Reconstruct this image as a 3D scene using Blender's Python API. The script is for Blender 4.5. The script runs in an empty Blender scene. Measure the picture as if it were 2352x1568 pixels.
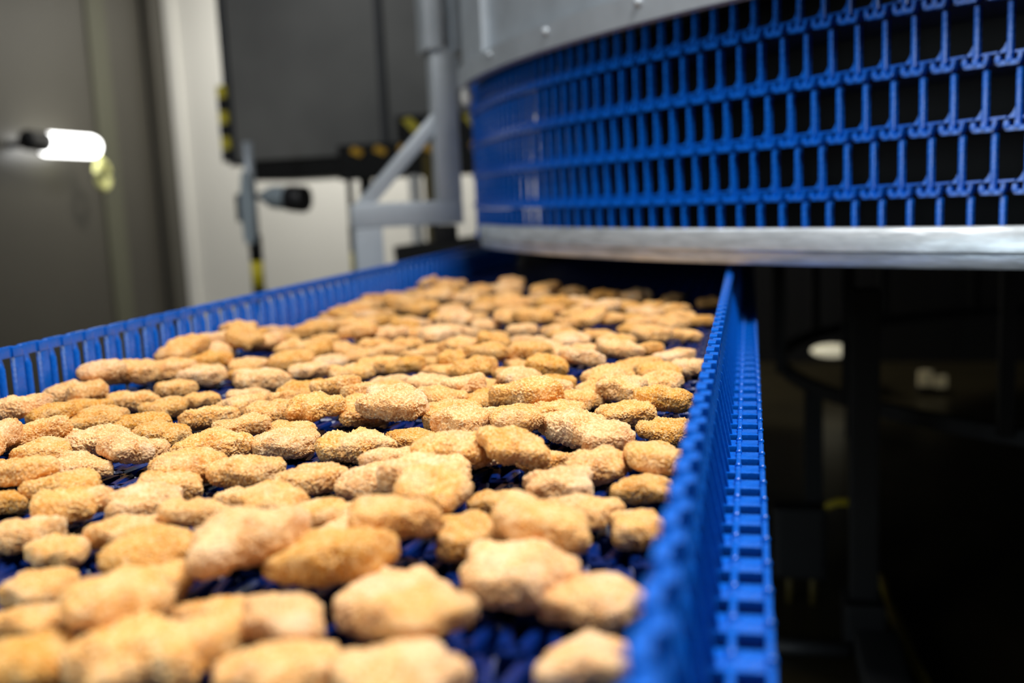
import bpy, bmesh, math, random
import numpy as np
from mathutils import Vector, Matrix, noise

SC = bpy.context.scene
COL = SC.collection
R = math.radians

# ------------------------------------------------------------------ camera
# world: belt runs along +Y, its surface is z = 0, x = 0 is under the lens
def cam_axes(yaw, pitch, roll):
    f = Vector((-math.sin(yaw) * math.cos(pitch), math.cos(yaw) * math.cos(pitch), -math.sin(pitch)))
    r = Vector((math.cos(yaw), math.sin(yaw), 0)); u = r.cross(f)
    c, s = math.cos(roll), math.sin(roll)
    return c * r - s * u, s * r + c * u, f
cr, cu, cf = cam_axes(R(13.6127), R(8.2342), R(2.6))
cd = bpy.data.cameras.new('camera'); cam = bpy.data.objects.new('camera', cd); COL.objects.link(cam)
M = Matrix.Identity(4)
for i in range(3):
    M[i][0], M[i][1], M[i][2] = cr[i], cu[i], -cf[i]
M[2][3] = .17
cam.matrix_world = M
cd.sensor_width = 36; cd.lens = 35; cd.clip_start = .01; cd.clip_end = 60
cd.dof.use_dof = True; cd.dof.focus_distance = .69; cd.dof.aperture_fstop = 3.6
SC.camera = cam

# ------------------------------------------------------------------ world, lamps, exposure
w = bpy.data.worlds.new('world'); SC.world = w; w.use_nodes = True
w.node_tree.nodes['Background'].inputs[0].default_value = (.75, .85, 1, 1)
w.node_tree.nodes['Background'].inputs[1].default_value = .012
vs = SC.view_settings
vs.view_transform = 'Standard'; vs.look = 'None'; vs.exposure = 0; vs.gamma = 1; vs.use_curve_mapping = False

def area(name, loc, target, sx, sy, power, color=(1, 1, 1)):
    l = bpy.data.lights.new(name, 'AREA'); l.shape = 'RECTANGLE'; l.size = sx; l.size_y = sy
    l.energy = power; l.color = color
    o = bpy.data.objects.new(name, l); COL.objects.link(o); o.location = loc
    o.rotation_euler = (Vector(target) - Vector(loc)).to_track_quat('-Z', 'Y').to_euler()
    return o
area('ceiling_lamp_over_belt', (.36, .45, 1.55), (-.08, .60, 0), .7, .4, 40, (1, .97, .93))
area('ceiling_lamp_beside_belt', (-1.25, .2, 1.6), (-.5, .7, 0), .9, .3, 13, (1, .97, .93))
area('bar_highlight_fill', (-1.35, -.65, .32), (.25, 1.1, .25), .6, .8, 11, (.82, .95, 1))  # unseen low light added to put highlights on the spiral bars
area('added_fill_by_olive_wall', (-2.0, 1.5, 2.0), (-.7, 2.3, .3), .6, .3, 10, (.95, .97, 1))  # unseen fill added to brighten the left faces of the steel column
area('ceiling_lamp_by_back_wall', (-1.75, 4.0, 1.45), (-1.75, 4.75, .1), .5, .12, 40, (1, .97, .9))

# ------------------------------------------------------------------ helpers
def tag(o, label=None, cat=None, group=None, kind=None):
    for k, v in (('label', label), ('category', cat), ('group', group), ('kind', kind)):
        if v: o[k] = v
    return o

def empty(name, loc=(0, 0, 0), rz=0):
    o = bpy.data.objects.new(name, None); COL.objects.link(o); o.location = loc
    o.rotation_euler = (0, 0, rz); o.empty_display_size = .02
    return o

def link(name, me, parent=None, loc=None, rot=None):
    o = bpy.data.objects.new(name, me); COL.objects.link(o)
    if parent: o.parent = parent
    if loc is not None: o.location = loc
    if rot is not None: o.rotation_euler = rot
    return o

def mesh(name, bm, mat, smooth=False):
    me = bpy.data.meshes.new(name); bmesh.ops.recalc_face_normals(bm, faces=bm.faces)
    if smooth:
        for f in bm.faces: f.smooth = True
    bm.to_mesh(me); bm.free(); me.materials.append(mat)
    if smooth == 'auto': me.set_sharp_from_angle(angle=R(40))
    return me

def obj(name, bm, mat, parent=None, smooth=False, loc=None, rot=None):
    return link(name, mesh(name, bm, mat, smooth), parent, loc, rot)

def box(bm, lo, hi, bev=0, mtx=None):
    lo, hi = Vector(lo), Vector(hi); c = (lo + hi) / 2; d = hi - lo
    g = bmesh.ops.create_cube(bm, size=1)['verts']
    bmesh.ops.scale(bm, vec=d, verts=g); bmesh.ops.translate(bm, vec=c, verts=g)
    if bev:
        es = {e for v in g for e in v.link_edges}
        g = bmesh.ops.bevel(bm, geom=list(es), offset=bev, segments=2, affect='EDGES', profile=.7)['verts']
    if mtx: bmesh.ops.transform(bm, matrix=mtx, verts=list(g))
    return g

def tube(bm, pts, r, n=12, caps=True):
    """round tube along a polyline; r is one radius or one for each point"""
    pts = [Vector(p) for p in pts]; rs = r if isinstance(r, (list, tuple)) else [r] * len(pts)
    rings, up = [], Vector((0, 0, 1))
    for i, p in enumerate(pts):
        t = (pts[min(i + 1, len(pts) - 1)] - pts[max(i - 1, 0)]).normalized()
        a = t.cross(up)
        if a.length < 1e-3: a = t.cross(Vector((1, 0, 0)))
        a.normalize(); b = t.cross(a)
        rings.append([bm.verts.new(p + rs[i] * (math.cos(2 * math.pi * k / n) * a + math.sin(2 * math.pi * k / n) * b)) for k in range(n)])
    for A, B in zip(rings, rings[1:]):
        for k in range(n): bm.faces.new((A[k], A[(k + 1) % n], B[(k + 1) % n], B[k]))
    if caps: bm.faces.new(rings[0]); bm.faces.new(rings[-1])

def prism(bm, prof, d0, d1, axis='y'):
    """closed profile in x,z pushed along y (or profile in y,z along x, or x,y along z)"""
    def P(a, b, d): return {'y': (a, d, b), 'x': (d, a, b), 'z': (a, b, d)}[axis]
    A = [bm.verts.new(P(a, b, d0)) for a, b in prof]; B = [bm.verts.new(P(a, b, d1)) for a, b in prof]
    n = len(prof); bm.faces.new(A); bm.faces.new(B[::-1])
    for k in range(n): bm.faces.new((A[k], A[(k + 1) % n], B[(k + 1) % n], B[k]))

def arc_band(bm, c, prof, a0, a1, n):
    """profile of (radius, z) swept round centre c between two angles (degrees)"""
    rings = []
    for i in range(n + 1):
        a = R(a0 + (a1 - a0) * i / n); ca, sa = math.cos(a), math.sin(a)
        rings.append([bm.verts.new((c[0] + r * ca, c[1] + r * sa, z)) for r, z in prof])
    m = len(prof)
    for A, B in zip(rings, rings[1:]):
        for k in range(m): bm.faces.new((A[k], A[(k + 1) % m], B[(k + 1) % m], B[k]))
    if abs(a1 - a0) < 359.9: bm.faces.new(rings[0]); bm.faces.new(rings[-1][::-1])

# ------------------------------------------------------------------ materials
def material(name, color, rough=.5, metal=0., spec=.5, var=None, vscale=20., bump=0., bscale=60., stretch=None, rvar=0., sss=0.):
    """one surface: colour (with an optional second colour mixed in by noise), gloss and fine relief"""
    m = bpy.data.materials.new(name); m.use_nodes = True; nt = m.node_tree; b = nt.nodes['Principled BSDF']
    b.inputs['Base Color'].default_value = (*color, 1); b.inputs['Roughness'].default_value = rough
    b.inputs['Metallic'].default_value = metal; b.inputs['Specular IOR Level'].default_value = spec
    if sss: b.inputs['Subsurface Weight'].default_value = sss; b.inputs['Subsurface Radius'].default_value = (.006, .003, .001)
    co = nt.nodes.new('ShaderNodeTexCoord').outputs['Object']
    if stretch:
        mp = nt.nodes.new('ShaderNodeMapping'); mp.inputs['Scale'].default_value = stretch
        nt.links.new(co, mp.inputs[0]); co = mp.outputs[0]
    def nz(scale, detail=4):
        t = nt.nodes.new('ShaderNodeTexNoise'); t.inputs['Scale'].default_value = scale; t.inputs['Detail'].default_value = detail
        nt.links.new(co, t.inputs['Vector']); return t.outputs['Fac']
    if var or rvar:
        f = nz(vscale)
        if var:
            rp = nt.nodes.new('ShaderNodeValToRGB'); rp.color_ramp.elements[0].color = (*color, 1); rp.color_ramp.elements[1].color = (*var, 1)
            rp.color_ramp.elements[0].position = .35; rp.color_ramp.elements[1].position = .68
            nt.links.new(f, rp.inputs[0]); nt.links.new(rp.outputs[0], b.inputs['Base Color'])
        if rvar:
            mr = nt.nodes.new('ShaderNodeMapRange'); mr.inputs[3].default_value = rough - rvar; mr.inputs[4].default_value = rough + rvar
            nt.links.new(f, mr.inputs[0]); nt.links.new(mr.outputs[0], b.inputs['Roughness'])
    if bump:
        bp = nt.nodes.new('ShaderNodeBump'); bp.inputs['Strength'].default_value = bump; bp.inputs['Distance'].default_value = .002
        nt.links.new(nz(bscale, 6), bp.inputs['Height']); nt.links.new(bp.outputs[0], b.inputs['Normal'])
    return m

def emitter(name, color, strength):
    m = material(name, color, .4); b = m.node_tree.nodes['Principled BSDF']
    b.inputs['Emission Color'].default_value = (*color, 1); b.inputs['Emission Strength'].default_value = strength
    return m

MAT = dict(
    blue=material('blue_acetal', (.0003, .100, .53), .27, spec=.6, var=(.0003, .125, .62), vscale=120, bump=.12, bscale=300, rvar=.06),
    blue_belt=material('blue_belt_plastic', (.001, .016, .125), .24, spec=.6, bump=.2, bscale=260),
    steel=material('brushed_steel', (.44, .49, .54), .42, .40, var=(.36, .40, .44), vscale=14, bump=.10, bscale=90, rvar=.08),
    steel_ring=material('scuffed_ring_steel', (.66, .72, .77), .34, .5, var=(.42, .46, .49), vscale=22, bump=.3, bscale=45, stretch=(1, 1, 5), rvar=.12),
    steel_dark=material('dull_dark_steel', (.075, .078, .085), .55, .4, var=(.055, .056, .06), vscale=5, bump=.08, bscale=40),
    dark=material('near_black_painted_steel', (.022, .023, .026), .5, var=(.016, .016, .018), vscale=6),
    gland=material('dull_ochre_gland', (.12, .09, .02), .6),  # dull dark ochre, one even tone
    cast=material('grey_cast_housing', (.30, .36, .40), .5, .1),
    panel=material('grey_cabinet_sheet', (.20, .20, .19), .55, .3, var=(.13, .13, .126), vscale=2.2, rvar=.08),
    black=material('black_rubber', (.008, .008, .008), .6, spec=.25),
    blackpl=material('black_plastic', (.010, .010, .012), .45),
    yellow=material('yellow_tape', (.62, .52, .02), .5),
    amber=material('amber_tape', (.72, .40, .015), .5),
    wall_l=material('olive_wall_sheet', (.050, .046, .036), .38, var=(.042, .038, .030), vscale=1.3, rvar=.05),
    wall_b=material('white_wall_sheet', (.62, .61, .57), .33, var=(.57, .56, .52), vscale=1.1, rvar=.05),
    wall_shade=material('shade_toned_wall', (.012, .012, .013), .5),  # near-black colour stands in for shade on the wall
    joint=material('wall_joint_strip', (.070, .070, .046), .5),
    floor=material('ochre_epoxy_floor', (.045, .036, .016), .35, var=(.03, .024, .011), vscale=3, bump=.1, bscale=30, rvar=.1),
    white=material('white_plastic', (.75, .75, .72), .4),
    cable=material('pale_yellow_cable', (.66, .66, .26), .45),
    hose=material('yellow_hose', (.62, .48, .03), .4),
    lamp=emitter('lit_lamp_diffuser', (1, 1, .98), 7.),
    farglow=emitter('far_reflection_glow', (1, .93, .68), .42),  # glow stands in for a distant lamp's reflection
    fardim=emitter('dim_far_glow', (1, .85, .5), .05),
)

def nugget_material():
    m = bpy.data.materials.new('breaded_crust'); m.use_nodes = True; nt = m.node_tree; N, L = nt.nodes, nt.links
    b = N['Principled BSDF']; b.inputs['Roughness'].default_value = .72; b.inputs['Specular IOR Level'].default_value = .35
    b.inputs['Subsurface Weight'].default_value = .12; b.inputs['Subsurface Radius'].default_value = (.004, .002, .0008)
    b.inputs['Subsurface Scale'].default_value = 1.
    tc = N.new('ShaderNodeTexCoord'); oi = N.new('ShaderNodeObjectInfo')
    add = N.new('ShaderNodeVectorMath'); add.operation = 'ADD'; L.new(tc.outputs['Object'], add.inputs[0])
    sh = N.new('ShaderNodeVectorMath'); sh.operation = 'SCALE'; sh.inputs['Scale'].default_value = 3.
    cx = N.new('ShaderNodeCombineXYZ'); L.new(oi.outputs['Random'], cx.inputs[0]); L.new(oi.outputs['Random'], cx.inputs[1])
    L.new(cx.outputs[0], sh.inputs[0]); L.new(sh.outputs[0], add.inputs[1]); co = add.outputs[0]
    def nz(scale, detail, rough=.55):
        t = N.new('ShaderNodeTexNoise'); t.inputs['Scale'].default_value = scale; t.inputs['Detail'].default_value = detail
        t.inputs['Roughness'].default_value = rough; L.new(co, t.inputs['Vector']); return t.outputs['Fac']
    def ramp(f, *st):
        r = N.new('ShaderNodeValToRGB'); e = r.color_ramp.elements
        while len(e) < len(st): e.new(.5)
        for k, (p, c) in enumerate(st): e[k].position = p; e[k].color = (*c, 1)
        L.new(f, r.inputs[0]); return r.outputs[0]
    def mix(f, a, c, mode='MIX'):
        x = N.new('ShaderNodeMix'); x.data_type = 'RGBA'; x.blend_type = mode
        if isinstance(f, float): x.inputs[0].default_value = f
        else: L.new(f, x.inputs[0])
        L.new(a, x.inputs[6]); L.new(c, x.inputs[7]); return x.outputs[2]
    crust = ramp(nz(75, 5), (.30, (.70, .275, .05)), (.5, (.86, .44, .125)), (.68, (.91, .57, .235)))
    crumbs = ramp(nz(620, 3, .7), (.36, (.62, .24, .045)), (.5, (.87, .465, .15)), (.62, (1.0, .81, .51)))
    c1 = mix(.55, crust, crumbs)
    flour = ramp(nz(48, 6, .65), (.50, (0, 0, 0)), (.72, (1, 1, 1)))
    pale = N.new('ShaderNodeRGB'); pale.outputs[0].default_value = (.90, .66, .42, 1)
    fm = N.new('ShaderNodeMath'); fm.operation = 'MULTIPLY'; L.new(flour, fm.inputs[0]); sp = N.new('ShaderNodeSeparateColor'); L.new(oi.outputs['Color'], sp.inputs[0]); L.new(sp.outputs[1], fm.inputs[1])
    c2 = mix(fm.outputs[0], c1, pale.outputs[0])
    hsv = N.new('ShaderNodeHueSaturation'); L.new(sp.outputs[0], hsv.inputs['Value']); L.new(sp.outputs[2], hsv.inputs['Saturation'])
    L.new(c2, hsv.inputs['Color']); L.new(hsv.outputs[0], b.inputs['Base Color'])
    bp = N.new('ShaderNodeBump'); bp.inputs['Strength'].default_value = .8; bp.inputs['Distance'].default_value = .0010
    L.new(nz(700, 4, .7), bp.inputs['Height']); L.new(bp.outputs[0], b.inputs['Normal'])
    return m
MAT['nugget'] = nugget_material()

# ------------------------------------------------------------------ the room
FZ = -.65
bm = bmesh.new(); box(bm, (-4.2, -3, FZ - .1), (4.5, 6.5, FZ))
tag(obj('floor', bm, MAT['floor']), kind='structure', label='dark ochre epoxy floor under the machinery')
WX, WY = -2.95, 4.75
wl = empty('wall_left', (WX, 3.4, FZ)); tag(wl, kind='structure', label='dull olive sheet-clad wall carrying the lit lamp')
for y0, y1 in ((-1.4, 1.1), (1.12, 2.7), (2.72, 4.17), (4.28, 4.60)):
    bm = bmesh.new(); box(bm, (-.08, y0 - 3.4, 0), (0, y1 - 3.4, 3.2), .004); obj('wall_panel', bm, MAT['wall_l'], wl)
bm = bmesh.new(); box(bm, (-.09, .76, 0), (.012, .90, 3.2), .006); obj('joint_strip', bm, MAT['joint'], wl)
wb = empty('wall_back', (0, WY, FZ)); tag(wb, kind='structure', label='pale grey-white sheet-clad wall behind the machinery')
for x0, x1, mt_ in ((-2.84, -1.5, 'wall_b'), (-1.496, -.45, 'wall_b'), (-.446, .9, 'wall_shade'), (.904, 2.2, 'wall_shade'), (2.204, 4.4, 'wall_shade')):  # panels behind the spiral are coloured near-black in place of shade
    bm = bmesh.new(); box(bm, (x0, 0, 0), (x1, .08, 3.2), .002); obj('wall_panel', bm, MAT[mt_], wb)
tr = empty('trim_1', (WX, WY, FZ)); tag(tr, kind='structure', label='upright corner trim where the olive and pale walls meet')
bm = bmesh.new(); box(bm, (0, -.14, 0), (.055, .08, 3.2), .012); obj('trim_post', bm, MAT['wall_l'], tr)
bm = bmesh.new(); box(bm, (.055, -.03, 0), (.11, .08, 3.2), .006); obj('trim_cover', bm, MAT['wall_b'], tr)

# ------------------------------------------------------------------ the spiral: centre and radii
SP = (1.115, 2.672)
def on_spiral(r, deg, z): return Vector((SP[0] + r * math.cos(R(deg)), SP[1] + r * math.sin(R(deg)), z))

# upper casing
cas = empty('spiral_casing', (SP[0], SP[1], 0)); tag(cas, 'curved steel casing with a bolted rim above the blue spiral', 'machine casing')
O = (0, 0)
bm = bmesh.new(); arc_band(bm, O, [(1.80, .388), (1.822, .388), (1.822, .424), (1.80, .430)], -156.5, -60, 96); obj('rim_band', bm, MAT['steel'], cas)
bm = bmesh.new(); arc_band(bm, O, [(1.780, .415), (1.796, .415), (1.796, 1.5), (1.780, 1.5)], -156, -60, 96); obj('casing_panel', bm, MAT['steel'], cas, 'auto')
bm = bmesh.new(); arc_band(bm, O, [(1.790, .428), (1.812, .428), (1.812, 1.5), (1.790, 1.5)], -156.4, -150.5, 6); obj('end_flange', bm, MAT['steel'], cas, 'auto')
bm = bmesh.new(); bmesh.ops.create_cone(bm, cap_ends=True, segments=96, radius1=1.775, radius2=1.775, depth=.03)
bmesh.ops.translate(bm, vec=(0, 0, .445), verts=bm.verts); obj('light_block_disc', bm, MAT['steel_dark'], cas)  # unseen disc added over the tiers to block light from above
bm = bmesh.new(); bmesh.ops.create_uvsphere(bm, u_segments=12, v_segments=8, radius=.007)
bolt = mesh('bolt', bm, MAT['steel'], True)
for a in (-147.9, -140.6, -133.4, -126, -118.8, -111.5):
    link('bolt', bolt, cas, Vector((1.822 * math.cos(R(a)), 1.822 * math.sin(R(a)), .413)))

# steel ring under the stack
bm = bmesh.new(); arc_band(bm, O, [(1.787, .075), (1.798, .075), (1.800, .079), (1.800, .090), (1.803, .093), (1.803, .115), (1.800, .119), (1.787, .119)], -155, -60, 110)
ring = obj('support_ring', bm, MAT['steel_ring'], None, 'auto', (SP[0], SP[1], 0)); tag(ring, 'scuffed bare steel ring running round below the blue spiral', 'ring')

# stacked blue belt tiers
stack = empty('spiral_belt', (SP[0], SP[1], 0)); tag(stack, 'blue plastic belt wound in stacked tiers inside the spiral machine', 'conveyor belt')
bm = bmesh.new()
box(bm, (-.0026, -.005, .006), (.0026, .004, .0622), .0012)                    # upright bar
prism(bm, [(-.0027, .013), (-.0027, .024), (-.0055, .0185), (-.0105, .013)], -.004, .003)   # gusset at its foot
prism(bm, [(-.003, .0118), (.0195, .0135), (.0195, .0155), (-.003, .0146)], -.007, -.001)     # arm to the next link
prism(bm, [(-.0120, .0110), (-.0130, .006), (-.0105, .0002), (.0095, .0002), (.0120, .006), (.0128, .0120), (.0092, .0120), (.0080, .0050), (.0028, .0050), (.0020, .0105), (-.0020, .0105), (-.0028, .0050), (-.0078, .0050), (-.0086, .0110)], -.004, .007)
for x in (-.0098, 0, .0098): box(bm, (x - .0021, .005, .0025), (x + .0021, .0088, .0062), .001)
side_link = mesh('side_link', bm, MAT['blue'], 'auto')
STEP = math.degrees(.032 / 1.782)
PHI0 = -118.58
for k, z in enumerate((.0865, .150, .2135, .278, .3435)):
    bm = bmesh.new()
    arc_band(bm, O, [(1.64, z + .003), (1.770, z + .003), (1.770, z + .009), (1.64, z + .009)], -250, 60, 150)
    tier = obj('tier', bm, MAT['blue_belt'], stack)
    ph = PHI0 + (2 - k) * .3 * STEP
    zmax = .0632
    for i in range(-10, 46):
        a = R(ph - i * STEP)
        o = link('side_link', side_link, tier, (1.778 * math.cos(a), 1.778 * math.sin(a), z), (0, 0, a - math.pi / 2))
        o.rotation_euler = (0, 0, a - math.pi / 2); o.scale = (-1, 1, 1)

# drum in the middle of the spiral, its lower ring and the leg below
drum = empty('spiral_drum', (SP[0], SP[1], 0)); tag(drum, 'dark steel drum with a grey lower ring and an added black shade baffle inside the spiral', 'drum')
bm = bmesh.new(); arc_band(bm, O, [(1.03, -.301), (1.05, -.301), (1.05, -.272), (1.03, -.272)], -180, 180, 128); obj('lower_ring', bm, MAT['steel_dark'], drum)
bm = bmesh.new(); arc_band(bm, O, [(1.615, .082), (1.63, .082), (1.63, .42), (1.615, .42)], -180, 180, 128); obj('shade_baffle', bm, MAT['black'], drum)  # black baffle added close behind the tiers so the gaps read as shade
bm = bmesh.new(); box(bm, (-.012, -.012, -.285), (.012, .012, .12)); strut = mesh('drum_strut', bm, MAT['dark'])
for a in range(-170, 190, 20): link('drum_strut', strut, drum, (1.06 * math.cos(R(a)), 1.06 * math.sin(R(a)), 0))
for a in range(-160, 200, 60):
    bm = bmesh.new(); box(bm, (-.02, -.02, FZ), (.02, .02, -.30)); obj('leg', bm, MAT['dark'], drum, False, (1.04 * math.cos(R(a)), 1.04 * math.sin(R(a)), 0))

# ------------------------------------------------------------------ the flat belt with its guards
PITCH, NROW, Y0 = .032, 78, .135
XL, XR = -.611, -.026
belt = empty('conveyor_belt', (0, 0, 0)); tag(belt, 'flat blue plastic mesh belt with upright guards carrying breaded nuggets', 'conveyor belt')
# one row: a zigzag of link loops with a rod
bm = bmesh.new(); n = 28; x0, x1 = XL + .010, XR - .006; dx = (x1 - x0) / n
pts = []
for i in range(n):
    xa = x0 + i * dx
    pts += [(xa, -.011), (xa + .30 * dx, -.011), (xa + .48 * dx, .012), (xa + .80 * dx, .012)]
pts.append((x1, -.011))
W = .0032
for (ax, ay), (bx_, by) in zip(pts, pts[1:]):
    d = Vector((bx_ - ax, by - ay, 0)); L_ = d.length; t = d / L_; nn = Vector((-t.y, t.x, 0)) * W; e = t * .0018
    A, B = Vector((ax, ay, 0)) - e, Vector((bx_, by, 0)) + e
    lo = [bm.verts.new(p + Vector((0, 0, -.011))) for p in (A - nn, B - nn, B + nn, A + nn)]
    md = [bm.verts.new(p + Vector((0, 0, -.0016))) for p in (A - nn, B - nn, B + nn, A + nn)]
    hi = [bm.verts.new(p) for p in (A - nn * .55, B - nn * .55, B + nn * .55, A + nn * .55)]
    for P_, Q_ in ((lo, md), (md, hi)):
        for k in range(4): bm.faces.new((P_[k], P_[(k + 1) % 4], Q_[(k + 1) % 4], Q_[k]))
    bm.faces.new(hi)
tube(bm, [(x0, -.011, -.007), (x1, -.011, -.007)], .0026, 8)
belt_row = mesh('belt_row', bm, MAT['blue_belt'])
# inner-wall guard plate (slotted), seen from the belt: x points to the belt
bm = bmesh.new()
box(bm, (-.0045, -.0156, .0545), (.0010, .0075, .064), .0012)
box(bm, (-.0025, .0030, .0545), (.0028, .0158, .0635), .0012)
prism(bm, [(-.0150, -.008), (-.0078, -.008), (-.0078, .0490), (-.0092, .0530), (-.0102, .0560), (-.0150, .0560)], -.0040, .0016, 'x')
tube(bm, [(.0010, -.0114, -.008), (.0010, -.0114, .0465), (-.0008, -.0114, .052)], [.0034, .0034, .0022], 10)
box(bm, (-.0030, .0050, -.008), (.0022, .0155, .0560), .0010)
slotted = mesh('guard_plate', bm, MAT['blue'], 'auto')
# outer guard plate (closed top band, ribs below): x points away from the belt
bm = bmesh.new()
box(bm, (-.0030, -.0156, .056), (.0026, .0022, .064), .0010)
box(bm, (-.0002, .0012, .056), (.0056, .0120, .0636), .0010)
prism(bm, [(-.0028, .058), (.0030, .058), (.0052, .034), (-.0024, .034)], -.0155, .0155)
prism(bm, [(-.0020, .038), (.0040, .038), (.0115, -.004), (.0050, -.004)], -.0155, .0050)
prism(bm, [(-.0024, .038), (.0012, .038), (.0080, -.004), (.0042, -.004)], .0125, .0155)
prism(bm, [(.0024, .040), (.0060, .036), (.0132, -.002), (.0105, -.002)], -.0145, -.0105)
ribbed = mesh('guard_plate', bm, MAT['blue'], 'auto')
# ladder-like edge link outside the ribs
bm = bmesh.new()
box(bm, (.0085, -.0158, -.008), (.0340, .0020, -.0010), .0012)
box(bm, (.0165, -.0159, -.008), (.0195, .0159, .0014), .0010)
box(bm, (.0305, -.0150, -.008), (.0335, .0159, .0012), .0010)
for x, y in ((.0180, -.008), (.0322, -.0115)):
    g = bmesh.ops.create_uvsphere(bm, u_segments=10, v_segments=6, radius=.0022)['verts']
    bmesh.ops.translate(bm, vec=(x, y, .0012), verts=g)
edge_link = mesh('edge_link', bm, MAT['blue'], 'auto')
for i in range(NROW):
    y = Y0 + i * PITCH
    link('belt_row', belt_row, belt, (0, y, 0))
    link('guard_plate', slotted, belt, (XL, y, 0))
    link('guard_plate', ribbed, belt, (XR, y, 0))
    link('edge_link', edge_link, belt, (XR, y, 0))
bed = empty('belt_dark_backing', (0, 0, -.012)); tag(bed, 'black sheet and rails added under the blue belt to darken its holes', 'dark backing')
bm = bmesh.new(); box(bm, (XL - .004, .06, -.040), (XR - .004, 2.7, -.024)); obj('dark_sheet', bm, MAT['black'], bed)  # black sheet added so the holes of the belt stay dark
for x in (-.59, -.45, -.32, -.19, -.05):
    bm = bmesh.new(); box(bm, (x - .008, .06, -.026), (x + .008, 2.7, -.0005)); obj('dark_rail', bm, MAT['blackpl'], bed)  # black rails added with the sheet to darken the belt holes
for x in (XL + .03, XR - .03):
    for y in (.1, 2.6):
        bm = bmesh.new(); box(bm, (x - .02, y - .02, FZ + .012), (x + .02, y + .02, -.038), .003); obj('leg', bm, MAT['steel_dark'], bed)

# ------------------------------------------------------------------ breaded nuggets
rng = random.Random(7)
NVAR = 12
def make_nugget(seed):
    """unit-length nugget: long axis x, half length 1; returns mesh scaled to 40 mm length"""
    r = random.Random(seed); off = Vector((r.uniform(-50, 50), r.uniform(-50, 50), r.uniform(-50, 50)))
    bm = bmesh.new(); bmesh.ops.create_icosphere(bm, subdivisions=7, radius=1)
    wid = r.uniform(.66, .92); thk = r.uniform(.31, .42); bend = r.uniform(-.14, .14)
    co = [(r.uniform(-.17, .17), r.uniform(0, 6.28)) for _ in range(5)]
    taper = r.uniform(-.24, .24); flat = r.uniform(.52, .72)
    S = .020
    for v in bm.verts:
        p = v.co.copy(); th = math.atan2(p.y, p.x); rho = math.hypot(p.x, p.y)
        k = 1 + sum(a * math.cos((j + 2) * th + f) / (1 + .25 * j) for j, (a, f) in enumerate(co))
        rr = rho ** .72 * k
        x, y = rr * math.cos(th), rr * math.sin(th) * wid * (1 + taper * math.cos(th))
        z = math.copysign(abs(p.z) ** flat, p.z) * thk * (1 + .38 * noise.noise(Vector((x, y, 0)) * 1.5 - off))
        y += bend * (x * x - .4)
        q = Vector((x, y, z))
        nl = Vector((p.x, p.y / wid, p.z / thk * .7)).normalized()
        d = .060 * noise.noise(q * 1.7 + off) + .048 * noise.noise(q * 3.6 + off) + .026 * noise.noise(q * 8 + off)
        cell = noise.voronoi(q * 13 + off)[0][0]
        fine = noise.voronoi(q * 27 + off)[0][0]
        mask = .5 + .5 * max(-1, min(1, 2.2 * noise.noise(q * 2.3 - off) + .35))
        d += (.085 * (.45 - cell) * mask + .050 * (.45 - fine) * (.4 + .6 * mask))
        v.co = (q + nl * d) * S
    for f in bm.faces: f.smooth = True
    me = bpy.data.meshes.new('breaded_nugget'); bm.to_mesh(me); bm.free(); me.materials.append(MAT['nugget'])
    c = np.array([v.co[:] for v in me.vertices]); lo, hi = c.min(0), c.max(0)
    return me, (hi - lo)
VARS = [make_nugget(100 + k) for k in range(NVAR)]

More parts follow.
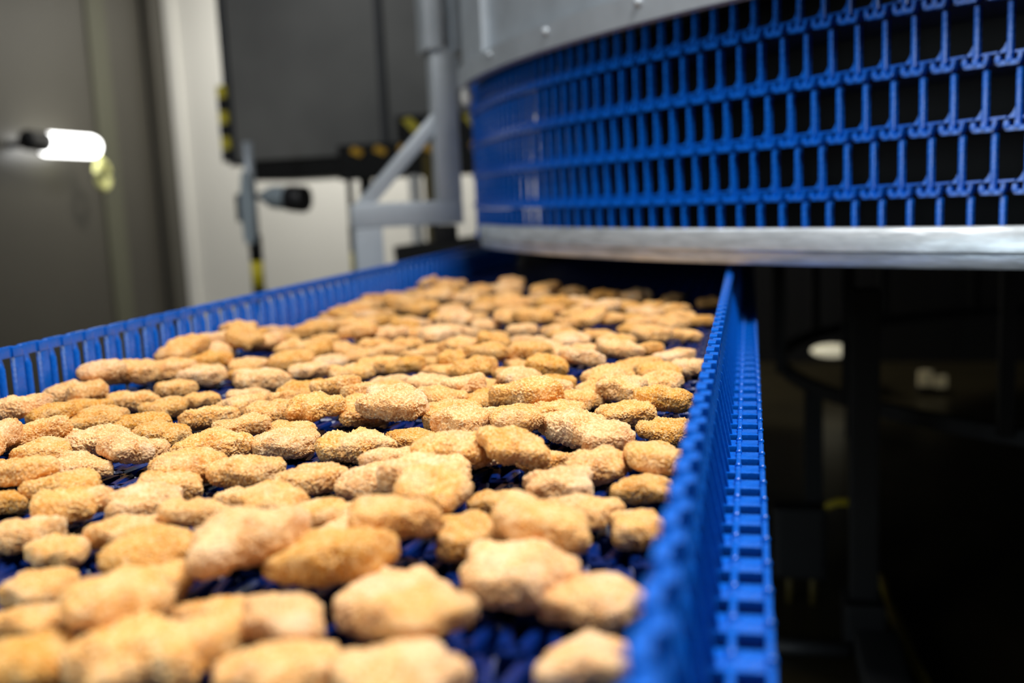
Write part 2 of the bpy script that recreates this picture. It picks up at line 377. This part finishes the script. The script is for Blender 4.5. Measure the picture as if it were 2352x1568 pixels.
# where they lie on the belt: x, y and length in millimetres
SPOTS = """
-259,295,34 -211,295,51 -160,297,41 -116,300,41 -58,323,38 -126,330,44 -143,355,47 -171,325,38 -202,339,43 -243,324,43
    -284,326,34 -306,359,40 -257,360,40 -279,400,43 -331,403,40 -233,423,42 -212,382,50 -172,377,50 -163,421,41 -189,437,34
    -97,391,52 -96,428,50 -128,440,37 -60,372,38 -367,458,42 -368,425,34 -398,497,44 -327,470,41 -284,447,37 -305,428,39
    -337,511,38 -345,544,44 -300,537,40 -254,527,39 -277,490,34 -254,476,42 -216,461,38 -210,525,40 -214,558,35 -178,511,46
    -161,477,41 -130,499,37 -138,558,39 -172,564,45 -103,525,34 -84,481,36 -83,567,36 -59,533,34 -54,466,34 -59,604,34
    -52,564,34 -428,482,34 -470,535,34 -491,591,43 -425,544,35 -427,499,34 -466,557,38 -457,605,44 -400,567,35 -418,627,44
    -355,593,44 -359,636,41 -308,607,40 -324,644,38 -256,604,49 -222,630,39 -202,590,34 -195,650,39 -156,645,34 -116,653,47
    -91,619,34 -88,709,41 -62,732,40 -56,662,34 -163,598,39 -123,584,35 -613,748,50 -545,713,44 -503,666,39 -536,615,34
    -528,657,34 -565,664,42 -612,797,41 -522,753,43 -476,726,35 -465,764,34 -515,802,38 -411,684,42 -453,660,40 -366,701,41
    -321,680,39 -334,755,40 -290,708,44 -255,675,50 -268,741,34 -216,690,40 -234,774,44 -204,750,35 -164,726,46 -132,763,34
    -100,772,34 -77,817,43 -665,944,50 -583,825,48 -567,876,50 -622,965,46 -616,1007,42 -537,908,34 -501,917,38 -560,992,38
    -633,1139,34 -530,1012,37 -447,840,58 -463,937,42 -517,859,42 -432,784,34 -409,733,41 -373,732,34 -374,775,41 -405,855,34
    -621,1190,37 -635,1289,37 -608,1310,37 -551,1212,36 -499,1102,35 -558,1086,46 -501,1051,38 -424,946,35 -371,872,41 -345,810,34
    -301,785,35 -316,832,37 -362,928,44 -320,895,34 -273,818,38 -245,866,39 -291,901,34 -211,808,34 -196,812,34 -300,727,38
    -239,736,34 -506,1221,46 -579,1383,49 -585,1458,48 -645,1543,39 -641,1455,41 -454,1182,35 -425,1187,34 -391,1168,38 -415,1096,34
    -378,1056,34 -443,1081,36 -435,1016,34 -381,1010,34 -343,993,37 -353,1109,54 -377,1245,49 -303,1014,41 -283,926,34 -293,1118,36
    -265,1012,37 -246,925,34 -452,1350,34 -463,1283,35 -511,1429,46 -604,1603,42 -603,1692,39 -533,1576,38 -487,1527,39 -536,1740,57
    -438,1505,41 -456,1682,41 -383,1408,38 -404,1648,45 -338,1401,48 -301,1228,39 -334,1632,50 -285,1622,36 -218,1527,45 -167,1517,39
    -111,1487,35 -55,1436,34 -62,1242,34 -274,1407,50 -224,1373,40 -191,1352,34 -165,1374,39 -128,1383,35 -97,1353,35 -266,1216,49
    -222,1284,43 -192,1207,48 -148,1261,34 -108,1248,38 -71,1120,34 -243,1083,38 -227,1171,34 -191,1060,38 -170,1129,34 -142,1066,42
    -108,1103,43 -98,1023,34 -129,964,42 -75,969,38 -55,911,34 -153,898,40 -214,954,43 -183,880,34 -214,874,34 -172,821,34
    -119,841,41 -102,913,40 -79,874,39 -122,798,36 -158,784,34 -673,1105,34 -620,1066,34 -585,1080,34 -534,1377,39 -575,1296,36
    -501,1273,36 -440,1379,38 -367,1303,36 -327,1222,34 -261,1289,38 -172,1234,34 -135,1170,34 -250,1042,34 -208,1009,34 -300,1061,34
    -342,1032,34 -397,1120,34 -416,1052,34 -465,1056,34 -458,993,34 -511,1026,34 -431,1416,34 -327,1485,37 -250,1471,34 -132,1295,34
    -91,1204,34 -199,1305,34 -182,979,34 -148,964,34 -107,976,34 -341,1152,34 -276,957,34 -318,945,34 -401,976,34 -220,929,34
"""
P = np.array([[float(a) for a in s.split(',')] for s in SPOTS.split()]) / 1000
P = P[np.argsort(P[:, 1] + .03 * np.sin(np.arange(len(P)) * 12.9898))]
P[:, 2] = np.clip(P[:, 2] * np.where(P[:, 1] < .5, 1.06, 1.17), .040, .058)
NUG = []
for x, y, s in P:
    me, dim = VARS[rng.randrange(NVAR)]; k = s / dim[0]
    ang = rng.choice((0, math.pi)) + rng.gauss(0, .55)
    NUG.append([x, y, ang, k, dim * k, me])
xy = np.array([[n[0], n[1]] for n in NUG]); home = xy.copy()
rad = np.array([.25 * (n[4][0] + n[4][1]) for n in NUG])
for it in range(160):                                   # push crowded neighbours apart
    dv = xy[:, None] - xy[None]; ds = np.hypot(dv[..., 0], dv[..., 1]) + np.eye(len(xy)) + 1e-9
    want = .84 * (rad[:, None] + rad[None]); over = np.clip(want - ds, 0, None) * (1 - np.eye(len(xy)))
    xy += (dv / ds[..., None] * over[..., None]).sum(1) * .28
    xy += (home - xy) * .02
    xy[:, 0] = np.clip(xy[:, 0], XL + .008 + rad * .95, XR - .010 - rad * .95)
    lim = SP[1] - np.sqrt(np.clip(1.80 ** 2 - (xy[:, 0] - SP[0]) ** 2, .05, None)) + .13
    xy[:, 1] = np.minimum(xy[:, 1], lim)
# let each settle on the belt or on those below it (height field of what lies there already)
C = .002; GX, GY = int(.62 / C), int(2.4 / C); H = np.zeros((GX, GY))
def settle(x, y, ang, dim, order):
    a, b, t = dim[0] / 2 * .97, dim[1] / 2 * .97, dim[2] / 2
    i0, i1 = max(0, int((x - a - XL) / C)), min(GX, int((x + a - XL) / C) + 2)
    j0, j1 = max(0, int((y - a) / C)), min(GY, int((y + a) / C) + 2)
    gx = XL + (np.arange(i0, i1) + .5) * C - x; gy = (np.arange(j0, j1) + .5) * C - y
    X, Y = np.meshgrid(gx, gy, indexing='ij'); ca, sa = math.cos(ang), math.sin(ang)
    u, v = (X * ca + Y * sa) / a, (-X * sa + Y * ca) / b; rho = np.sqrt(u * u + v * v); m = rho < 1
    h = H[i0:i1, j0:j1]; prof = t * np.clip(1 - rho ** 3.2, 0, 1) ** .5
    A = np.stack([X[m], Y[m], np.ones(m.sum())], 1); hv = h[m]
    sl = np.linalg.lstsq(A, hv, rcond=None)[0][:2] * .9
    q = np.hypot(*sl); mx = .48
    if q > mx: sl *= mx / q
    pl = sl[0] * X + sl[1] * Y
    z = max(np.percentile((h - pl + prof)[m], 96), t * .9)
    H[i0:i1, j0:j1][m] = np.maximum(h[m], (z + pl + prof)[m])
    return z, sl
for _ in range(4000):                                  # a few more where the crowd leaves bare belt
    if len(NUG) >= 296: break
    x = rng.uniform(XL + .035, XR - .04); y = rng.uniform(.46, 1.75)
    if y > SP[1] - math.sqrt(1.80 ** 2 - (x - SP[0]) ** 2) + .02 or y < .62 - .9 * (x + .32) * (x < -.32) * -1: continue
    if np.hypot(xy[:, 0] - x, xy[:, 1] - y).min() < .0385: continue
    me, dim = VARS[rng.randrange(NVAR)]; k = rng.uniform(.040, .048) / dim[0]
    NUG.append([x, y, rng.choice((0, math.pi)) + rng.gauss(0, .6), k, dim * k, me]); xy = np.vstack([xy, [[x, y]]])
order = sorted(range(len(NUG)), key=lambda i: rng.random())
res = [None] * len(NUG)
for i in order: res[i] = settle(xy[i, 0], xy[i, 1], NUG[i][2], NUG[i][4], i)
COORD = {me.name: np.array([v.co[:] for v in me.vertices]) for me, _ in VARS}
def words_for(x, y, z, dim, tone):
    """what sets a nugget apart: tilt or shape, then the guard it is nearest to, then how far it lies from the spiral"""
    shape = 'tilted' if z > dim[2] * .5 + .010 else ('long' if dim[0] > 1.24 * dim[1] else ('roundish' if dim[0] < 1.09 * dim[1] else 'oval'))
    size = 'big' if dim[0] > .051 else ('small' if dim[0] < .043 else 'medium')
    side = ('touching the slotted guard', 'nearer the slotted guard', 'mid-belt', 'nearer the ribbed guard', 'beside the ribbed guard')
    e = (XL + .050, XL + .19, XR - .21, XR - .058); lane = side[sum(x > v for v in e)]
    gap = SP[1] - math.sqrt(max(.05, 1.80 ** 2 - (x - SP[0]) ** 2)) - y
    far = 'by the spiral\'s shade' if gap < .1 else ('near the spiral' if gap < .4 else ('well short of the spiral' if gap < .8 else 'farthest from the spiral'))
    return '%s %s %s breaded nugget %s, %s' % (size, shape, tone, lane, far)
for i in range(len(NUG)):
    x, y = xy[i]; z, sl = res[i]; _, _, ang, k, dim, me = NUG[i]
    nrm = Vector((-sl[0] + rng.gauss(0, .05), -sl[1] + rng.gauss(0, .05), 1)).normalized()
    q = Vector((0, 0, 1)).rotation_difference(nrm) @ Matrix.Rotation(ang, 3, 'Z').to_quaternion()
    c = COORD[me.name] @ np.array(q.to_matrix()).T * k
    z = max(z, .0004 - c[:, 2].min())
    x = min(max(x, XL + .0065 - c[:, 0].min()), XR - .005 - c[:, 0].max())
    o = link('breaded_nugget', me, None, (x, y, z))
    o.rotation_mode = 'QUATERNION'; o.rotation_quaternion = q; o.scale = (k, k, k)
    tone, (v, fl, sa) = rng.choice((('pale', (1.02, .80, .93)), ('golden', (.98, .55, 1.02)), ('golden', (.98, .55, 1.02)), ('brownish', (.88, .34, 1.08))))
    o.color = (v + rng.uniform(-.03, .03), fl + rng.uniform(-.1, .1), sa + rng.uniform(-.03, .03), 1)
    tag(o, words_for(x, y, z, dim, tone), 'nugget', 'breaded nuggets on the conveyor belt')

# ------------------------------------------------------------------ steel frame over the far side of the belt
fr = empty('steel_frame', (-.82, 2.13, FZ)); tag(fr, 'welded square-tube steel frame standing beside the belt by the spiral', 'frame')
def fpart(name, lo, hi, bev=.0045, mat='steel', mtx=None):
    bm = bmesh.new(); b = Vector((-.82, 2.13, FZ)); box(bm, Vector(lo) - b, Vector(hi) - b, bev, mtx); return obj(name, bm, MAT[mat], fr, 'auto')
fpart('post', (-.846, 2.10, FZ), (-.786, 2.160, .1185))
fpart('beam', (-.849, 2.098, .1185), (-.608, 2.164, .170))
fpart('column', (-.661, 2.100, .170), (-.608, 2.160, .62))
fpart('sleeve', (-.676, 2.085, .485), (-.640, 2.175, 1.6))
fpart('sleeve', (-.640, 2.10, .487), (-.612, 2.175, 1.6), .003)
fpart('sleeve', (-.612, 2.085, .482), (-.594, 2.175, 1.6), .004)
cc = Vector((-.635, 2.13, 0)); rz = Matrix.Rotation(R(28), 3, 'Z'); fr.location = cc + rz @ (Vector((-.82, 2.13, FZ)) - cc) + Vector((-.008, -.012, 0)); fr.rotation_euler = (0, 0, R(28))
bm = bmesh.new(); a, b = Vector((-.826, 2.13, .160)), Vector((-.650, 2.13, .345)); d = b - a
mt = Matrix.Translation((a + b) / 2 - Vector((-.82, 2.13, FZ))) @ d.to_track_quat('Z', 'Y').to_matrix().to_4x4()
box(bm, (-.016, -.016, -d.length / 2), (.016, .016, d.length / 2), .006, mt); obj('brace', bm, MAT['steel'], fr, 'auto')
fpart('bracket', (-.612, 2.10, .405), (-.598, 2.15, .47), .003)
fpart('clamp', (-.672, 2.10, .076), (-.622, 2.15, .1165), .006, 'black')
kb = empty('clamp_knob', (-.545, 1.965, .372)); tag(kb, 'small white rounded knob under the end of the casing rim', 'knob')
bm = bmesh.new(); g = bmesh.ops.create_uvsphere(bm, u_segments=16, v_segments=10, radius=.5)['verts']
bmesh.ops.scale(bm, vec=(.026, .026, .040), verts=g); obj('knob_body', bm, MAT['white'], kb, True)
bm = bmesh.new(); tube(bm, [(0, 0, .015), (0, 0, .045)], .004, 8); obj('stem', bm, MAT['steel'], kb, True)

# ------------------------------------------------------------------ grey cabinet hanging behind
cb = empty('machine_cabinet', (-1.3, 3.6, .3)); tag(cb, 'large dull grey sheet-metal cabinet raised above the floor before the pale wall', 'cabinet')
def cpart(name, lo, hi, mat, bev=.004):
    bm = bmesh.new(); b = Vector((-1.3, 3.6, .3)); box(bm, Vector(lo) - b, Vector(hi) - b, bev); return obj(name, bm, MAT[mat], cb)
cpart('side_panel', (-1.835, 3.40, .345), (-1.262, 3.72, 1.9), 'panel')
cpart('side_panel', (-1.236, 3.40, .375), (-.80, 3.72, 1.9), 'panel')
cpart('seam_strip', (-1.262, 3.385, .36), (-1.236, 3.72, 1.9), 'steel_dark')
cpart('corner_strip', (-1.862, 3.39, .33), (-1.838, 3.72, 1.9), 'steel_dark', .003)
cpart('base_beam', (-1.78, 3.41, .272), (-.80, 3.74, .344), 'black', .006)
cpart('base_lip', (-1.42, 3.36, .255), (-.82, 3.40, .380), 'black', .006)
for k in range(6):
    bm = bmesh.new(); x = -1.37 + k * .088
    prism(bm, [(x, .352), (x + .038, .335), (x + .052, .352), (x + .014, .372)], 3.350, 3.3602)
    bmesh.ops.translate(bm, vec=(1.3, -3.6, -.3), verts=bm.verts); obj('tape_stripe', bm, MAT['amber'], cb)
for k in range(6):
    z = .345 + k * .046
    cpart('tape_stripe', (-1.882, 3.378, z), (-1.848, 3.40, z + .044), 'yellow' if k % 2 else 'black', .002)
for x in (-1.43, -.84):
    cpart('leg', (x - .02, 3.62, FZ), (x + .02, 3.66, .30), 'black')
cpart('warning_strip', (-1.20, 3.375, .385), (-.80, 3.40, .47), 'black', .004)
for x in (-1.175, -.955):
    bm = bmesh.new(); prism(bm, [(x, .452), (x + .030, .462), (x + .085, .408), (x + .050, .396)], 3.365, 3.376)
    bmesh.ops.translate(bm, vec=(1.3, -3.6, -.3), verts=bm.verts); obj('tape_stripe', bm, MAT['yellow'], cb)

# warning posts with tape, and the sensor on the first
def warn_post(x, y, ztop, ztape, r, label, mat):
    t = empty('warning_post', (x, y, FZ)); tag(t, label, 'post')
    bm = bmesh.new(); tube(bm, [(0, 0, ztape - FZ), (0, 0, ztop - FZ)], r * .8, 14); obj('upper_tube', bm, MAT[mat], t, True)
    z, k = ztape, 0
    while z > FZ + .02:
        z1 = max(FZ, z - .085); bm = bmesh.new(); tube(bm, [(0, 0, z1 - FZ), (0, 0, z - FZ)], r, 14)
        obj('tape_band', bm, MAT['yellow' if k % 2 else 'black'], t, True); z, k = z1, k + 1
    return t
pa = warn_post(-1.578, 3.0, .385, .085, .021, 'thin post with steel top and yellow-black tape carrying a grey sensor', 'steel')
bm = bmesh.new(); prism(bm, [(-.020, .06 - FZ), (-.026, .19 - FZ), (-.012, .29 - FZ), (.012, .29 - FZ), (.024, .19 - FZ), (.014, .06 - FZ)], -.034, -.022); obj('bracket_plate', bm, MAT['cast'], pa)
bm = bmesh.new(); box(bm, (-.044, -.030, .13 - FZ), (-.014, .020, .22 - FZ), .006); obj('clamp', bm, MAT['blackpl'], pa)
pb = warn_post(-1.275, 3.1, .27, .10, .013, 'thin black post with yellow tape bands beside the steel frame', 'blackpl')
sn = empty('cylinder_sensor', (-1.56, 2.99, .205)); tag(sn, 'grey cylindrical sensor with a black end, held sideways on the thin post', 'sensor')
bm = bmesh.new(); tube(bm, [(-.02, 0, .005), (.035, -.01, .003)], .010, 10); obj('arm', bm, MAT['blackpl'], sn, True)
bm = bmesh.new(); tube(bm, [(.035, -.01, .003), (.06, -.016, .001), (.075, -.02, 0), (.135, -.035, -.006)], [.018, .030, .036, .038], 18); obj('sensor_body', bm, MAT['cast'], sn, 'auto')
bm = bmesh.new(); tube(bm, [(.135, -.035, -.006), (.142, -.036, -.006), (.195, -.05, -.012), (.200, -.051, -.012)], [.038, .042, .042, .037], 18); obj('end_cap', bm, MAT['blackpl'], sn, 'auto')

# ------------------------------------------------------------------ lamp on the olive wall
lp = empty('wall_lamp', (WX, 3.83, .475)); tag(lp, 'lit white tube lamp with rounded end on the olive wall', 'lamp')
bm = bmesh.new(); tube(bm, [(.115, -.18, 0), (.115, -.176, 0), (.115, .11, 0), (.115, .135, 0), (.115, .150, 0), (.115, .158, 0)], [.040, .048, .048, .042, .030, .012], 24)
obj('diffuser', bm, MAT['lamp'], lp, 'auto')
bm = bmesh.new(); tube(bm, [(.115, -.30, .012), (.115, -.29, .012), (.115, -.185, .006), (.115, -.178, 0)], [.030, .042, .044, .036], 18); obj('end_cap', bm, MAT['blackpl'], lp, 'auto')
for y in (-.24, .10):
    bm = bmesh.new(); box(bm, (.0, y - .02, -.014), (.075, y + .02, .014), .004); obj('bracket', bm, MAT['steel_dark'], lp)
cl = empty('cable_loop', (WX + .13, 3.99, .37)); tag(cl, 'pale yellow cable loop hanging from the end of the wall lamp', 'cable')
bm = bmesh.new(); L2 = [(-.02, -.01, .10)]
for k in range(15):
    a = math.pi * .62 - 2 * math.pi * k / 14 * .98; L2.append((0, math.cos(a) * .040, -.02 + math.sin(a) * .058))
tube(bm, L2, .016, 10); obj('cable', bm, MAT['cable'], cl, True)

# ------------------------------------------------------------------ things seen between frame and spiral
for x, y, r, zt, mt_, lb in ((-1.117, 3.3, .022, .26, 'white', 'white upright pipe behind the steel frame'), (-1.065, 3.3, .018, .33, 'gland', 'dull olive upright pipe behind the steel frame')):
    bm = bmesh.new(); tube(bm, [(0, 0, 0), (0, 0, zt - FZ)], r, 14); o = obj('upright_pipe', bm, MAT[mt_], None, True, (x, y, FZ)); tag(o, lb, 'pipe')
bm = bmesh.new(); box(bm, (-.03, -.02, 0), (.30, .06, .05), .006); bmesh.ops.rotate(bm, matrix=Matrix.Rotation(R(-5), 3, 'Y'), verts=bm.verts)
o = obj('floor_rail', bm, MAT['black'], None, False, (-.95, 2.7, .0)); tag(o, 'black rail crossing behind the blue guard under the frame', 'rail')

eg = empty('shade_screen', (-.32, 2.80, FZ)); tag(eg, 'black sheet added as shade across the end of the belt under the spiral', 'shade panel')
bm = bmesh.new(); box(bm, (-.31, 0, .05), (.31, .012, .728), .003); obj('shade_sheet', bm, MAT['black'], eg)  # black sheet added in place of the shade under the spiral
for x in (-.28, .28):
    bm = bmesh.new(); box(bm, (x - .015, .012, 0), (x + .015, .04, .70), .003); obj('leg', bm, MAT['blackpl'], eg)

# ------------------------------------------------------------------ dim things below the spiral
lg = empty('dark_upright', (.19, 1.78, FZ)); tag(lg, 'dark steel upright standing on a floor beam under the spiral', 'post')
bm = bmesh.new(); box(bm, (-.024, -.02, .09), (.024, .02, .64), .004); obj('post', bm, MAT['dark'], lg)
bm = bmesh.new(); box(bm, (-.034, -.05, 0), (.034, .05, .09), .006); obj('foot_block', bm, MAT['dark'], lg)
bm = bmesh.new(); box(bm, (-.02, -.45, 0), (.05, -.05, .05), .008); obj('floor_beam', bm, MAT['steel_dark'], lg)
bx = empty('junction_box', (.09, 1.95, FZ)); tag(bx, 'small grey junction box standing low under the spiral', 'electrical box')
bm = bmesh.new(); box(bm, (-.05, -.03, .06), (.05, .03, .20), .006); obj('box_body', bm, MAT['dark'], bx)
bm = bmesh.new(); box(bm, (-.042, -.035, .068), (.042, -.029, .192), .003); obj('box_lid', bm, MAT['dark'], bx)
for x in (-.02, .025):
    bm = bmesh.new(); tube(bm, [(x, 0, 0), (x, 0, .062)], .008, 10); obj('cable_gland', bm, MAT['gland'], bx, True)
bm = bmesh.new(); tube(bm, [(.05 * math.cos(a) , 0, .06 * math.sin(a)) for a in [R(q) for q in range(200, -20, -20)]], .008, 8)
o = obj('cable_bend', bm, MAT['hose'], None, True, (.17, 1.95, FZ + .15)); tag(o, 'short yellow cable bent over beside the junction box', 'cable')
bm = bmesh.new(); tube(bm, [(-.09, 0, .014), (.07, 0, .014)], .014, 12); o = obj('floor_pipe', bm, MAT['steel_dark'], None, True, (.09, 1.72, FZ)); tag(o, 'short grey pipe lying on the floor under the spiral', 'pipe')
bm = bmesh.new(); tube(bm, [(.0, .35, .012), (-.003, .22, .012), (.004, .1, .012), (.006, -.02, .012), (.016, -.15, .012)], .011, 10)
o = obj('yellow_hose', bm, MAT['hose'], None, True, (.255, 1.72, FZ)); tag(o, 'yellow hose running along the dark floor beside the beam', 'hose')
fl = empty('far_reflection', (.309, 4.0, -.475)); tag(fl, 'small glowing oval in place of a lamp reflection beyond the spiral', 'lamp')
bm = bmesh.new(); g = bmesh.ops.create_uvsphere(bm, u_segments=20, v_segments=10, radius=.5)['verts']; bmesh.ops.scale(bm, vec=(.16, .1, .05), verts=g); obj('glass', bm, MAT['farglow'], fl, True)  # emissive oval drawn for the reflection of a distant lamp
bm = bmesh.new(); box(bm, (-.03, .03, -.015), (.03, .19, .015), .004); obj('glow_arm', bm, MAT['blackpl'], fl)
for x, z, w_, h_, lb in ((.651, -.587, .05, .06, 'dim square glowing mark, upper of the pair beyond the drum ring'), (.705, -.600, .045, .045, 'dim square glowing mark beside the taller one beyond the drum ring')):
    t = empty('dim_mark', (x, 4.0, z)); tag(t, lb, 'lamp')
    bm = bmesh.new(); box(bm, (-w_ / 2, 0, -h_ / 2), (w_ / 2, .02, h_ / 2), .006); obj('lens', bm, MAT['fardim'], t)  # small square with a faint glow
    bm = bmesh.new(); box(bm, (-w_ * .4, .02, -h_ * .4), (w_ * .4, .10, FZ - z if h_ > .05 else FZ - z), .0); obj('housing', bm, MAT['blackpl'], t)
